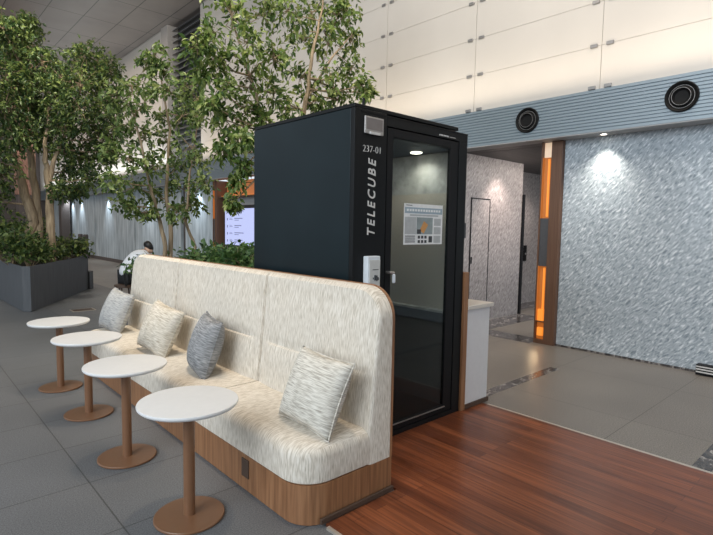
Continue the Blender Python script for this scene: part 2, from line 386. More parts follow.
def light_column(y0, y1, label):
    t = thing('light_column', label, 'column', (5.94, (y0+y1)/2, 0))
    L = (5.94, (y0+y1)/2, 0)
    ym = y0+(y1-y0)*.52; x0 = 5.94
    local(MB().box(x0,6.3,y0,ym,.0,2.485), L).build('wood_pier', 'colwood', t, bevel=.004)
    local(MB().box(x0,6.3,y1-.018,y1,.0,2.485).box(6.2,6.3,ym,y1-.018,.0,2.485).box(x0,6.2,ym,y1-.018,.0,.05).box(x0,6.2,ym,y1-.018,.27,.285), L).build('niche_frame', 'colwood', t)
    local(MB().box(x0+.012,6.2,ym+.0005,y1-.0185,.97,1.56), L).build('dark_panel', 'colgrey', t)
    yb = y1-.0185
    for a, b in ((1.561, 2.30), (.286, .969)):
        local(MB().box(x0+.045,x0+.055,ym+.0005,yb,a,b).box(x0+.002,x0+.0445,yb-.004,yb,a,b), L).build('glow_panel', 'amber_dim', t)
        local(MB().box(x0+.036,x0+.0445,ym+.03,ym+.055,a+.02,b-.02), L).build('glow_tube', 'amber', t)
    local(MB().box(x0+.045,x0+.055,ym+.0005,yb,2.301,2.48), L).build('upper_glow', 'amber_white', t)
    local(MB().box(x0+.045,x0+.055,ym+.0005,yb,.051,.269), L).build('lower_glow', 'amber_dim', t)
    local(MB().box(x0+.006,x0+.044,ym+.02,yb-.02,.287,.43), L).build('lit_block', 'amber', t)
    local(MB().box(x0+.006,x0+.044,ym+.02,yb-.02,.10,.20), L).build('lit_block', 'amber', t)
    return t
light_column(2.865, 3.13, 'brown wooden column with amber lit niche at the end of the grey stone wall')
light_column(11.54, 11.74, 'slim amber lit wooden column beside the glowing screen, seen between leaves')

for y, lab in ((2.38, 'small round downlight in the soffit above the grey stone wall'),):
    t = thing('downlight', lab, 'ceiling light', (5.89, y, 2.488))
    MB().lathe([(.045,0),(.045,-.004),(.032,-.004),(.032,0)], n=24, cap0=False, cap1=False).build('trim_ring', 'white', t, smooth=True)
    MB().lathe([(.031,0),(.031,-.002),(0,-.002)], n=24, cap1=False).build('lens', 'lamp', t)
# round air nozzles on the ribbed band
for y, lab in ((3.232, 'round black air vent on the ribbed band above the lit column'), (1.60, 'round black air vent on the ribbed band at the right edge of the photo')):
    t = thing('air_vent', lab, 'vent', (5.75, y, 2.735), group='round air vents on the ribbed band')
    MB().lathe([(.148, .0), (.148,-.02), (.140,-.026), (.122,-.018), (.114,-.004), (.112,-.001)], axis='X', cap1=False, n=40).build('outer_ring', 'ventblack', t, smooth=True)
    MB().lathe([(.108,-.0055),(.1115,-.0055),(.1115,-.0075),(.108,-.0075)], axis='X', cap0=False, cap1=False, n=40).build('rim', 'rimgrey', t, smooth=True)
    MB().lathe([(.110,-.001),(.110,-.005),(.092,-.024),(.086,-.03),(.081,-.03),(.076,-.022),(.06,-.006),(.0,-.004)], axis='X', cap0=False, cap1=False, n=40).build('nozzle', 'ventblack', t, smooth=True)
    MB().lathe([(.0815,-.0302),(.0845,-.0302),(.0845,-.0315),(.0815,-.0315)], axis='X', cap0=False, cap1=False, n=40).build('inner_rim', 'rimgrey', t, smooth=True)
# floor grille at the foot of the wall
t = thing('floor_grille', 'black and white slatted grille box at the foot of the grey stone wall', 'grille', (5.93, 1.22, 0))
MB().box(-.04,.05,-.14,.14,.003,.105).build('housing', 'inblack', t, bevel=.004)
for z in (.035, .062, .088): MB().box(-.047,-.041,-.135,.135,z-.006,z+.006).build('slat', 'white', t)
# small dark sign and call panel in the lift hall
tag(MB().box(6.12,6.20,4.385,4.3995,1.28,1.50).build('wall_sign', 'darkframe', bevel=.003), 'small dark sign on the stone wall just right of the black booth', 'sign')
t = thing('call_panel', 'narrow black lift call panel on the far pinkish stone wall', 'panel', (9.0, 4.9918, .96))
MB().box(-.05,.05,-.01,.008,-.14,.16).build('plate', 'inblack', t, bevel=.004)
MB().lathe([(.02,-.016),(.02,-.01)], c=(0,0,0), axis='Y', n=16).build('button', 'silver', t)

# distant things on the left
for k, (x, y, w, lab) in enumerate(((1.9, 19.5, .5, 'terracotta column far left, seen behind the leaning tree trunk'), (3.5, 20.5, .55, 'terracotta column far off, just right of the straight pale trunk'))):
    t = thing('terracotta_column', lab, 'column', (x, y, 0), group='far columns')
    MB().box(-w/2,w/2,-w/2,w/2,2.3,6.715).build('shaft', 'redcol', t, bevel=.02)
    MB().box(-w/2+.02,w/2-.02,-w/2+.02,w/2-.02,0,2.3).build('lower_shaft', 'endwall', t)
tag(MB().box(5.55,5.9,25.0,25.4,.0,2.48).build('dark_column', 'endwall', bevel=.01), 'dark square column against the far blue-grey wall', 'column')
for x, y, lab in ((5.75, 22.85, 'dark bollard by the far wall, left one of two'), (5.75, 22.1, 'dark bollard by the far wall, right one of two')):
    t = thing('bollard', lab, 'bollard', (x, y, 0), group='bollards by the far wall')
    MB().lathe([(.09,.0),(.09,.9),(.08,.94)], n=20).build('post', 'endwall', t, smooth=True)
    MB().lathe([(.12,.0),(.12,.03)], n=20).build('base', 'inblack', t)
t = thing('railing', 'dark railing in the far left distance behind the planter', 'railing', (1.2, 21, 0))
MB().box(-3,.4,-.03,.03,1.5,1.62).build('top_rail', 'inblack', t)
MB().box(-3,.4,-.02,.02,.1,1.5).build('panel', 'endwall', t)
for k in range(9): MB().box(-3+.42*k,-2.95+.42*k,-.04,-.021,0.0,1.55).build('post', 'inblack', t)
t = thing('floor_box', 'small metal floor access plate on the dark stone near the planter', 'floor plate', (2.26, 8.95, 0))
MB().box(-.17,.17,-.12,.12,.0005,.006).build('frame', 'metal_trim', t)
MB().box(-.15,.15,-.10,.10,.006,.008).build('lid', 'darkwood', t)

# ================================================================ SOFA
SY0, SY1 = 1.79, 5.35; SXF, SXB = 1.345, 1.912
sofa = thing('banquette_sofa', 'long cream upholstered high-back sofa on a brown wooden plinth', 'sofa', (0, 0, 0))
base_poly = rrect(SXF+.003, SXB+.018, SY0, SY1, (.15, .004, .004, .15), 10)
MB().prism(base_poly, .003, .196).build('plinth', 'oak', sofa, smooth=True)
MB().box(SXF-.004,SXF+.003,2.268,2.338,.075,.175).build('outlet_cover', 'darkwood', sofa, bevel=.003)
SEAM = (2.86, 4.24)
def seat(y0, y1, rf0, rf1):
    mb = MB(); rings = []
    for (i, z) in ((.010, .197), (.002, .203), (0, .215), (0, .325), (.004, .344), (.013, .360), (.027, .372), (.045, .379), (.07, .382), (.13, .384)):
        a = i if rf0 else min(i, .012)*.45+.001; b = i if rf1 else min(i, .012)*.45+.001
        x0 = SXF-.004+i; x1 = 1.835
        r0 = max(rf0-i, .004) if rf0 else .004; r1 = max(rf1-i, .004) if rf1 else .004
        rings.append([(x, y, z) for x, y in rrect(x0, x1, y0+a, y1-b, (r0, .003, .003, r1), 10)])
    return mb.rings(rings)
for a, b, r0, r1 in ((SY0+.002, SEAM[0], .165, 0), (SEAM[0], SEAM[1], 0, 0), (SEAM[1], SY1-.002, 0, .165)):
    seat(a, b, r0, r1).build('seat_cushion', 'fabric', sofa, smooth=True)
ZB, ZT, RC = .34, 1.10, .17
def ztop(y, e0, e1, off=0.):
    z = ZT-off; r = RC
    for e, d in ((e0, y-(SY0+off)), (e1, (SY1-off)-y)):
        if e and d < r: z = min(z, ZT-off-r+math.sqrt(max(0, r*r-(r-d)**2)))
    return z
def back(y0, y1, e0, e1):
    ny, nz = 44, 46; mb = MB(); F_ = []; zb0 = .197
    def smooth(a, b, t):
        t = min(1, max(0, (t-a)/(b-a))); return t*t*(3-2*t)
    ys = []
    for i in range(ny+1):
        t = i/ny
        ys.append(y0+(y1-y0)*(t-.08*math.sin(2*PI*t)))
    ys = sorted(ys+[y0+.004, y0+.009, y0+.016, y1-.004, y1-.009, y1-.016]); ny = len(ys)-1
    for i, y in enumerate(ys):
        row = []; zt = ztop(y, e0, e1)
        for k in range(nz+1):
            t = k/nz; z = zb0+(zt-zb0)*t
            t2 = (.655-zb0)/(zt-zb0)
            if t2 < .9:   # gather rows at the crease
                z = zb0+(zt-zb0)*(t-.9*t2*(1-t2)*0)
                z += .6*(.655-z)*math.exp(-((z-.655)/.05)**2)
            dtop = ZT-z; dside = 9
            de = []
            if e0: de.append(y-SY0)
            if e1: de.append(SY1-y)
            dd = min(de) if de else 9
            dist = min(zt-z, dd)
            if dd < RC and z > ZT-RC:
                dist = RC-math.hypot(RC-dd, z-(ZT-RC))
            xf = 1.757+(z-.35)/.75*.075 if z > .35 else 1.757
            r = .022
            if dist < r: xf += r-math.sqrt(max(0, r*r-(r-max(0, dist))**2))
            for sd, ee in ((y-y0, e0), (y1-y, e1)):
                if not ee and sd < .018: xf += .035*(1-sd/.018)**1.3
            py = smooth(.03, .16, y-y0)*smooth(.03, .16, y1-y)
            pz = 1-smooth(.651, .664, z)
            soft = .010+.014*smooth(.30, .60, z)-.008*smooth(.60,.655,z)
            xf -= pz*py*soft
            xf -= .012*smooth(.655, .72, z)*(1-smooth(.85, 1.08, z))*py
            row.append(len(mb.v)); mb.v.append((xf, y, z))
        F_.append(row)
    for i in range(ny):
        for k in range(nz): mb.f.append((F_[i][k], F_[i][k+1], F_[i+1][k+1], F_[i+1][k]))
    B_ = []
    for i, y in enumerate(ys):
        zt = ztop(y, e0, e1); B_.append([len(mb.v), len(mb.v)+1]); mb.v += [(SXB, y, zb0), (SXB, y, zt)]
    for i in range(ny):
        mb.f.append((F_[i][nz], B_[i][1], B_[i+1][1], F_[i+1][nz])); mb.f.append((B_[i][0], F_[i][0], F_[i+1][0], B_[i+1][0]))
        mb.f.append((B_[i][1], B_[i][0], B_[i+1][0], B_[i+1][1]))
    mb.f.append(tuple([B_[0][0], B_[0][1]]+[F_[0][k] for k in range(nz, -1, -1)]))
    mb.f.append(tuple([B_[ny][1], B_[ny][0]]+[F_[ny][k] for k in range(0, nz+1)]))
    return mb
for a, b, e0, e1 in ((SY0, SEAM[0], 1, 0), (SEAM[0], SEAM[1], 0, 0), (SEAM[1], SY1, 0, 1)):
    back(a, b, e0, e1).build('backrest', 'fabric', sofa, smooth=True)
poly = [(SY0, .197)]+[(y, ztop(y, 1, 1)+.004) for y in [SY0+.17*(1-math.cos(PI/2*i/12)) for i in range(13)]+[SY1-.17*(1-math.cos(PI/2*i/12)) for i in range(12, -1, -1)]]+[(SY1, .197)]
n = len(poly)
MB().add([(SXB+.001, y, z) for y, z in poly]+[(SXB+.019, y, z) for y, z in poly], [tuple(range(n)), tuple(range(2*n-1, n-1, -1))]+[(i, n+i, n+(i+1)%n, (i+1)%n) for i in range(n)]).build('back_panel', 'oak', sofa)

# cushions
def pillow_me(w, h, t, n=22):
    mb = MB(); idx = {}
    for side in (1, -1):
        for i in range(n+1):
            for j in range(n+1):
                u = -1+2*i/n; v = -1+2*j/n
                edge = i in (0, n) or j in (0, n)
                if side == -1 and edge: idx[(side, i, j)] = idx[(1, i, j)]; continue
                th = t/2*((1-u*u)**.40)*((1-v*v)**.40) if not edge else 0
                wr = .004*math.sin(9*u+3*v)*(1-u*u)*(1-v*v)
                idx[(side, i, j)] = len(mb.v)
                mb.v.append((w/2*u*(1-.07*(1-v*v)), side*(th+wr*side), h/2*v*(1-.07*(1-u*u))))
    for side in (1, -1):
        for i in range(n):
            for j in range(n):
                q = [idx[(side, i, j)], idx[(side, i+1, j)], idx[(side, i+1, j+1)], idx[(side, i, j+1)]]
                mb.f.append(tuple(q if side == -1 else q[::-1]))
    return mb
def cushion(label, mat, loc, yaw, lean, roll, w=.44, h=.42, t=.15):
    """local x = width, y = thickness, z = height; yaw turns its face, lean tips it back"""
    t_ = thing('cushion', label, 'cushion', loc, group='scatter cushions on the sofa')
    t_.rotation_euler = (Matrix.Rotation(yaw, 3, 'Z') @ Matrix.Rotation(lean, 3, 'X') @ Matrix.Rotation(roll, 3, 'Y')).to_euler()
    pillow_me(w, h, t).build('cover', mat, t_, smooth='full')
    pts = []
    m_ = 20
    for s0 in range(4):
        for i in range(m_):
            a = -1+2*i/m_
            u, v = ((a, -1), (1, a), (-a, 1), (-1, -a))[s0]
            pts.append(Vector((w/2*u*(1-.07*(1-v*v)), 0, h/2*v*(1-.07*(1-u*u)))))
    pts.append(pts[0])
    MB().tube(pts, .0035, 6).build('piping', mat, t_, smooth=True)
    return t_
DG = math.radians
cushion('cream striped cushion leaning at the near end of the cream sofa', 'fabric_h', (1.59, 2.025, .567), DG(-90), DG(-23), DG(2), .43, .39, .18)
cushion('slate grey cushion in the middle of the cream sofa', 'fabric_grey', (1.60, 3.28, .572), DG(-101), DG(-17), DG(3), .40, .41, .20)
cushion('beige striped cushion between the slate and the light grey cushions', 'fabric_beige', (1.575, 4.02, .570), DG(-82), DG(-23), DG(8), .45, .40, .19)
cushion('light grey cushion at the far end of the cream sofa', 'fabric_lgrey', (1.575, 5.09, .572), DG(-84), DG(-21), DG(5), .44, .40, .19)

# ================================================================ SIDE TABLES
def make_table(loc, label):
    t = thing('side_table', label, 'table', loc, group='round side tables in front of the sofa')
    MB().lathe([(.0,.0),(.212,.0),(.224,.004),(.231,.012),(.232,.018),(.230,.0235),(.224,.0245),(.0,.0245)], c=(0,0,.5505), n=72, cap0=False, cap1=False).build('tabletop', 'tabletop', t, smooth=True)
    MB().lathe([(.027,.012),(.027,.5445),(.07,.5445),(.07,.5503)], n=32).build('pole', 'bronze', t, smooth=True)
    MB().lathe([(.162,.001),(.165,.004),(.165,.010),(.162,.013),(.0,.0135)], n=64, cap1=False).build('base', 'bronze', t, smooth=True)
    return t
t0 = make_table((1.02, 2.270, 0), 'round white side table nearest the camera, by the near end of the sofa')
for (x, y), lab in zip(((1.01, 3.112), (1.04, 4.02), (1.035, 4.83)),
                       ('second round white side table from the camera', 'third round white side table from the camera', 'round white side table farthest from the camera, nearest the planter')):
    c = t0.copy(); COL.objects.link(c); c.location = (x, y, 0); c['label'] = lab
    for ch in list(t0.children):
        q = ch.copy(); COL.objects.link(q); q.parent = c

# ================================================================ BOOTH
BX0, BX1, BY0, BY1 = 2.051, 3.180, 2.262, 3.385; Z0 = .0125
booth = thing('phone_booth', 'black enclosed work booth with glass door and white lettering behind the sofa', 'booth', (0, 0, 0))
MB().box(BX0, BX0+.05, BY0+.035, BY1, Z0, 2.118).build('side_panel', 'boothside', booth, bevel=.004)
MB().box(BX1-.06, BX1, BY0+.035, BY1, Z0, 2.106).build('side_panel', 'boothside', booth, bevel=.004)
MB().box(BX0+.051, BX1-.061, BY1-.05, BY1, Z0, 2.105).build('rear_panel', 'boothside', booth)
MB().box(BX0+.051, BX1-.061, BY0+.035, BY1-.051, Z0, .05).build('inner_floor', 'inblack', booth)
MB().box(BX0+.051, BX1-.061, BY0+.035, BY1-.051, 1.985, 2.10).build('inner_ceiling', 'inblack', booth)
MB().box(BX0, 3.07, BY0+.004, BY1-.005, 2.1185, 2.143).build('roof_cap', 'black', booth, bevel=.004)
MB().box(BX0, 2.325, BY0, BY0+.034, Z0, 2.118).build('front_column', 'black', booth, bevel=.003)
MB().box(2.3255, BX1, BY0, BY0+.034, 2.045, 2.109).box(3.085, BX1, BY0, BY0+.034, Z0, 2.045).box(2.3255, 3.085, BY0, BY0+.034, Z0, .045).build('front_frame', 'black', booth, bevel=.002)
MB().box(BX0+.05, BX1+.0, BY0-.004, BY0-.0005, 2.1, 2.106).build('frame_groove', 'inblack', booth)
door = MB().box(2.335,2.39,BY0+.004,BY0+.03,.05,2.038).box(2.985,3.078,BY0+.004,BY0+.03,.05,2.038).box(2.39,2.985,BY0+.004,BY0+.03,1.985,2.038).box(2.39,2.985,BY0+.004,BY0+.03,.05,.105).build('door', 'inblack', booth, bevel=.002)
MB().box(2.39,2.985,BY0+.014,BY0+.022,.105,1.985).build('glass_pane', 'glass', door)
h = MB().tube([(2.352,BY0+.004,1.125),(2.352,BY0-.028,1.125),(2.385,BY0-.03,1.122)], .008, 10).build('door_handle', 'silver', door, smooth=True)
MB().box(2.372,2.396,BY0-.040,BY0-.022,1.055,1.115).build('handle_grip', 'whiteplastic', door, bevel=.009, seg=3)
MB().box(2.41,3.0,BY0-.004,BY0+.0035,.088,.094).build('kick_strip', 'silver', door)
# interior seen through the glass
MB().box(BX1-.075, BX1-.0605, BY0+.036, BY1-.052, 1.68, 1.984).build('upper_wall_lining', 'inwall', booth)
MB().box(BX1-.079, BX1-.0605, BY0+.036, BY1-.052, .051, .769).build('lower_wall_lining', 'colgrey', booth)
MB().box(BX1-.078, BX1-.0605, BY0+.036, BY1-.052, .77, 1.679).build('felt_lining', 'felt', booth)
MB().box(BX0+.0505, BX0+.06, BY0+.036, BY1-.052, .051, 1.984).build('inner_side_lining', 'inblack', booth)
MB().box(BX0+.061, BX1-.08, BY1-.062, BY1-.051, .051, 1.984).build('rear_lining', 'felt', booth)
MB().box(3.04, BX1-.0795, BY0+.05, BY1-.063, .775, .795).build('desk_shelf', 'inwall', booth, bevel=.003)
st = MB().box(2.25,2.62,2.65,3.05,.40,.46).build('stool_seat', 'inblack', booth, bevel=.02)
MB().tube([(2.435,2.85,.051),(2.435,2.85,.40)], .03, 14).build('stool_post', 'silver', st, smooth=True)
MB().lathe([(.045,0),(.04,-.006),(.0,-.006)], c=(2.98,2.585,1.984), n=24, cap1=False).build('ceiling_lamp', 'lamp', booth)
# fittings on the front column
sp = MB().box(2.124,2.283,BY0-.012,BY0-.0005,1.975,2.078).build('sensor_panel', 'silver', booth, bevel=.003)
MB().box(2.137,2.270,BY0-.0145,BY0-.0122,2.0,2.068).build('sensor_window', plain('sensor_brown', (.20, .175, .165), .3), sp)
MB().box(2.16,2.25,BY0-.020,BY0-.0122,1.972,1.988).build('sensor_lamp', 'white', sp, bevel=.002)
rd = MB().box(2.138,2.245,BY0-.045,BY0-.0005,1.0,1.235).build('card_reader', 'whiteplastic', booth, bevel=.006, seg=3)
MB().box(2.150,2.240,BY0-.0485,BY0-.0452,1.01,1.212).build('reader_face', plain('reader_grey', (.62, .63, .60), .4), rd, bevel=.001)
for xa, xb, za, zb in ((2.190,2.206,1.085,1.118),(2.209,2.217,1.08,1.115),(2.178,2.185,1.092,1.104),(2.220,2.228,1.085,1.104),(2.175,2.225,1.150,1.154)):
    MB().box(xa,xb,BY0-.0505,BY0-.0487,za,zb).build('reader_mark', 'darkmark', rd)
mk = MB()
for k in range(9): mk.box(2.845+.012*k, 2.845+.012*k+(.008 if k % 3 else .005), BY0-.003, BY0-.0005, 2.056, 2.066)
mk.box(2.965,3.03,BY0-.003,BY0-.0005,2.058,2.062).build('small_lettering', 'white', booth)
me = text_mesh('237-01', .052, -.0009); me.materials.append(M['white'])
xs = [v.co.x for v in me.vertices]; k = .148/(max(xs)-min(xs))
for v in me.vertices: v.co = Vector((2.119+(v.co.x-min(xs))*k, BY0-.002-v.co.z, 1.866+v.co.y*k))
o = bpy.data.objects.new('booth_number', me); COL.objects.link(o); o.parent = booth
me = text_mesh('TELECUBE', .10, .0012, .0, spacing=1.4); me.materials.append(M['white'])
xs = [v.co.x for v in me.vertices]; ysv = [v.co.y for v in me.vertices]; k = .495/(max(xs)-min(xs)); ky = .064/(max(ysv)-min(ysv))
for v in me.vertices:
    yy = (v.co.y-min(ysv))*ky
    v.co = Vector((2.230-yy, BY0-.002-v.co.z, 1.352+(v.co.x-min(xs))*k*.945+yy*.21))
o = bpy.data.objects.new('booth_lettering', me); COL.objects.link(o); o.parent = booth
# antennas on the roof
for x, y, hh in ((2.245, 2.40, .075), (2.30, 2.44, .035)):
    MB().tube([(x,y,2.1435),(x,y,2.15),(x+.004,y,2.15+hh)], .008, 8).build('antenna', 'inblack', booth, smooth=True)
# poster on the glass
PY = BY0+.0135
po = thing('poster', 'white notice with small photo and blue heading on the booth glass', 'poster', (2.72, PY, 1.435))
LP = (2.745, PY, 1.43)
def flat(x0, x1, z0, z1, k): return local(MB().box(x0, x1, PY-.001-.0006*k, PY-.0006*k, z0, z1), LP)
flat(2.540,2.950,1.295,1.570,0).build('sheet', 'paper', po)
hd = MB()
flat(2.548,2.944,1.505,1.545,2).build('heading_band', 'paperblue', po)
for k_ in range(13): hd.box(2.565+.028*k_,2.565+.028*k_+.019,PY-.0034,PY-.0024,1.519,1.534)
local(hd, LP).build('heading_text', 'paper', po)
flat(2.560,2.62,1.556,1.561,2).build('sender_line', 'darkmark', po)
flat(2.60,2.90,1.488,1.499,2).build('subheading', 'papergrey', po)
flat(2.550,2.665,1.365,1.48,2).build('grey_square', 'papergrey', po)
flat(2.67,2.84,1.365,1.48,2).build('picture', 'photo', po)
local(MB().add([(2.70,PY-.0026,1.39),(2.745,PY-.0026,1.37),(2.79,PY-.0026,1.43),(2.745,PY-.0026,1.455)], [(0,1,2,3)]), LP).build('picture_motif', 'photo_orange', po)
flat(2.675,2.715,1.368,1.398,3).build('picture_dark_patch', 'darkmark', po)  # dark printed patch in the picture's lower corner
for z in (1.445, 1.385, 1.325): flat(2.855,2.93,z-.02,z+.03,2).build('side_block', 'papergrey', po)
ln = MB()
for r_ in range(4): ln.box(2.555,2.655,PY-.0022,PY-.0012,1.31+.013*r_,1.316+.013*r_)
for r_ in range(2):
    for c_ in range(3): ln.box(2.685+.035*c_,2.708+.035*c_,PY-.0022,PY-.0012,1.305+.03*r_,1.325+.03*r_)
ln.box(2.80,2.838,PY-.0022,PY-.0012,1.308,1.352)
local(ln, LP).build('small_print', 'darkmark', po)

# ================================================================ COUNTER
ct = thing('counter', 'white counter with pale top and brown wooden side panel right of the black booth', 'counter', (0, 0, 0))
MB().box(3.236,3.545,2.252,3.06,.05,.795).build('cabinet', 'counterwhite', ct, bevel=.003)
MB().box(3.236,3.578,2.235,3.06,.7955,.825).build('worktop', 'countertop', ct, bevel=.003)
MB().box(3.182,3.2355,2.245,3.06,Z0,1.085).build('side_panel', 'oak', ct, bevel=.002)
MB().box(3.236,3.56,2.243,3.06,.015,.0495).build('plinth', 'darkwood', ct)

# ================================================================ SCREEN
sc_ = thing('display_screen', 'glowing pale blue directory screen on the far wall, seen left of the booth', 'screen', (6.0, 10.62, 1.38))
MB().box(.06,.158,-.74,.74,-.48,.50).build('frame', 'darkframe', sc_, bevel=.01)
MB().box(.052,.0595,-.70,.70,-.44,.42).build('display', 'screen', sc_)
for r_ in range(5):
    z = .33-.17*r_; q_ = .05*(r_ % 3)
    for xa, xb, za, zb in ((.56,.60,-.02,.04),(.33,.48,0,.012),(.36,.48,.03,.04),(-.18+q_,.24,.02,.04),(.04,.24,-.02,-.005)):
        MB().box(.048,.0515,xa,xb,z+za,z+zb).build('screen_text', 'ink_blue', sc_)

# ================================================================ PLANTS
rng = np.random.default_rng(11)
def leaves_mesh(name, mat, twigs, size, parent, spacing=.62, droop=.5, per=1):
    """twigs: list of (start, dir, length). Paired leaves along drooping twigs."""
    V = []; Fc = []
    for s, d_, L in twigs:
        n = max(3, int(L/(size*spacing)))
        for i in range(1, n+1):
            t = .12+.88*i/n
            for _ in range(per):
                p = s+d_*L*t+np.array([0, 0, -droop*.45*L*t*t])+rng.normal(0, size*.22, 3)
                ld = d_*.35+rng.normal(0, .55, 3)+np.array([0, 0, -droop*.8]); ld /= np.linalg.norm(ld)
                nn = rng.normal(0, .55, 3)+np.array([-.25, -.3, .8]); sd = np.cross(ld, nn); sn = np.linalg.norm(sd)
                if sn < 1e-3: continue
                sd /= sn; nn = np.cross(sd, ld)
                l = size*rng.uniform(.65, 1.2); w = l*.235
                o = len(V)
                V += [p, p+ld*l*.33+sd*w+nn*w*.35, p+ld*l*.68+sd*w*.72+nn*w*.2, p+ld*l-nn*l*.10, p+ld*l*.68-sd*w*.72+nn*w*.2, p+ld*l*.33-sd*w+nn*w*.35, p+ld*l*.45]
                Fc += [(o, o+6, o+1), (o+1, o+6, o+2), (o+2, o+6, o+3), (o+3, o+6, o+4), (o+4, o+6, o+5), (o+5, o+6, o)]
    mb = MB(); mb.v = [tuple(map(float, v)) for v in V]; mb.f = Fc
    return mb.build(name, mat, parent)
def rand_dir(up=0.1):
    d_ = rng.normal(0, 1, 3); d_[2] += up; return d_/np.linalg.norm(d_)
def tree(name, label, trunks, clusters, leafmat, size, ntw, base, up=.25, droop=.55, rscale=1.0, spread=.3, per=1):
    """trunks: list of [(pt, r)...]; clusters: (px,py,y,rpx)"""
    t = thing(name, label, 'tree', base)
    L = Vector(base)
    nodes_ = []; brs = []
    for tr in trunks:
        pts = [Vector(p)-L for p, r in tr]; rad = [r for p, r in tr]
        P2 = []; R2 = []
        for i in range(len(pts)-1):
            for k in range(4):
                q = k/4; P2.append(pts[i].lerp(pts[i+1], q)+Vector(rng.normal(0, rad[i]*.25, 3))*(1 if (i or k) else 0)); R2.append(rad[i]*(1-q)+rad[i+1]*q)
        P2.append(pts[-1]); R2.append(rad[-1])
        MB().tube(P2, R2, 9).build('trunk', 'bark', t, smooth=True)
        nodes_ += [(p, r, len(brs)) for p, r in zip(P2, R2)][5:]; brs.append(MB())
    twigs = []
    for (px, py, y, rp) in clusters:
        y2 = y+rng.normal(0, spread)
        c = at_y(px, py, y2); r = rp*px_size(c)*rscale*1.12; c = c-L
        best = min(nodes_, key=lambda q: (q[0]-c).length+max(0, q[0].z-c.z)*1.5)
        br = MB(); mid = best[0].lerp(c, .5)+Vector((0, 0, -.04*(best[0]-c).length))+Vector(rng.normal(0, .03, 3))
        r0 = max(.005, min(best[1]*.6, .022))
        br.tube([best[0], mid, c], [r0, r0*.7, r0*.4], 6)
        for k in range(ntw):
            d_ = rand_dir(up); s = np.array(c)+d_*r*rng.uniform(0, .45)
            twigs.append((s, d_, r*rng.uniform(.45, .95)))
            if k % 2 == 0:
                e = Vector(s)+Vector(d_)*twigs[-1][2]*.7; br.tube([c, Vector(s), e], [.005, .004, .0015], 4)
        br.build('branch', 'bark', t, smooth=True)
    leaves_mesh('foliage', leafmat, twigs, size, t, droop=droop, per=per)
    return t
def shrub(label, base, r, h, leafmat, size, ntw, droop=.35, lean=(0, 0)):
    t = thing('shrub', label, 'shrub', base, group='shrubs in the planters')
    twigs = []; st_ = MB()
    for k in range(ntw):
        a = rng.uniform(0, 2*PI); rr = r*math.sqrt(rng.uniform(0, 1))
        s = np.array([rr*.55*math.cos(a), rr*.55*math.sin(a), h*rng.uniform(.1, .45)])
        d_ = np.array([math.cos(a)*rng.uniform(.2, 1)+lean[0], math.sin(a)*rng.uniform(.2, 1)+lean[1], rng.uniform(.3, 1.1)]); d_ /= np.linalg.norm(d_)
        twigs.append((s, d_, rng.uniform(.4, .75)*max(r, h*.8)))
        if k < 14: st_.tube([(s[0]*.3, s[1]*.3, 0), tuple(s), tuple(s+d_*twigs[-1][2]*.7)], [.007, .005, .002], 5)
    st_.build('stems', 'bark', t, smooth=True)
    leaves_mesh('foliage', leafmat, twigs, size, t, droop=droop)
    return t

# left planter (a wedge whose blunt tip points at us)
PL = [(1.50,9.30),(1.60,9.22),(3.10,11.78),(2.95,13.6),(1.36,13.2)]
pl = thing('planter', 'large charcoal grey wedge planter at the left with two trees', 'planter', (2.1, 11.4, 0))
def ring_poly(poly, k):
    cx = sum(p[0] for p in poly)/len(poly); cy = sum(p[1] for p in poly)/len(poly)
    return [(cx+(x-cx)*k, cy+(y-cy)*k) for x, y in poly]
i_ = ring_poly(PL, .965); n = len(PL)
vs = [(x,y,.001) for x,y in PL]+[(x,y,.712) for x,y in PL]+[(x,y,.712) for x,y in i_]+[(x,y,.60) for x,y in i_]
fs = [tuple(range(n-1,-1,-1))]
for a in range(3): fs += [(a*n+i, a*n+(i+1)%n, (a+1)*n+(i+1)%n, (a+1)*n+i) for i in range(n)]
local(MB().add(vs, fs), (2.1,11.4,0)).build('box', 'planter', pl, bevel=.006)
local(MB().prism(ring_poly(PL, .962), .55, .66), (2.1,11.4,0)).build('soil', 'soil', pl)
local(MB().prism([(3.105,11.72),(3.22,11.88),(3.10,13.3),(2.98,13.2)], .001, .375), (2.1,11.4,0)).build('side_box', 'planter', pl, bevel=.005)

def P_(px, py, y, r): return (at_y(px, py, y), r)
A1 = (*at_y(34, 250, 10.9).xy, .66)
tree('planter_tree', 'dense dark green tree with trunk leaning left in the charcoal planter',
     [[(Vector(A1), .10), P_(33, 222, 10.9, .09), P_(25, 185, 10.9, .075), P_(14, 160, 10.9, .05), P_(6, 110, 10.9, .03)],
      [(Vector(A1)+Vector((.05, .02, 0)), .07), P_(38, 215, 10.95, .075), P_(32, 165, 10.95, .06), P_(19, 120, 11, .045), P_(18, 60, 11, .02)]],
     [(a, b, 11.0, r) for a, b, r in ((2,28,20),(14,32,18),(28,38,16),(28,22,9),(6,52,22),(26,58,20),(42,62,16),(50,75,15),(6,80,22),(26,86,20),(46,92,20),(4,108,22),(24,112,20),(44,116,20),(2,136,20),(20,138,14),(-8,160,22),(0,178,14),(-14,60,24),(-14,100,24),(44,140,14),(-10,200,16))],
     'leaf_dark', .085, 66, A1, spread=.35, per=2)
A2 = (*at_y(51, 250, 10.6).xy, .66)
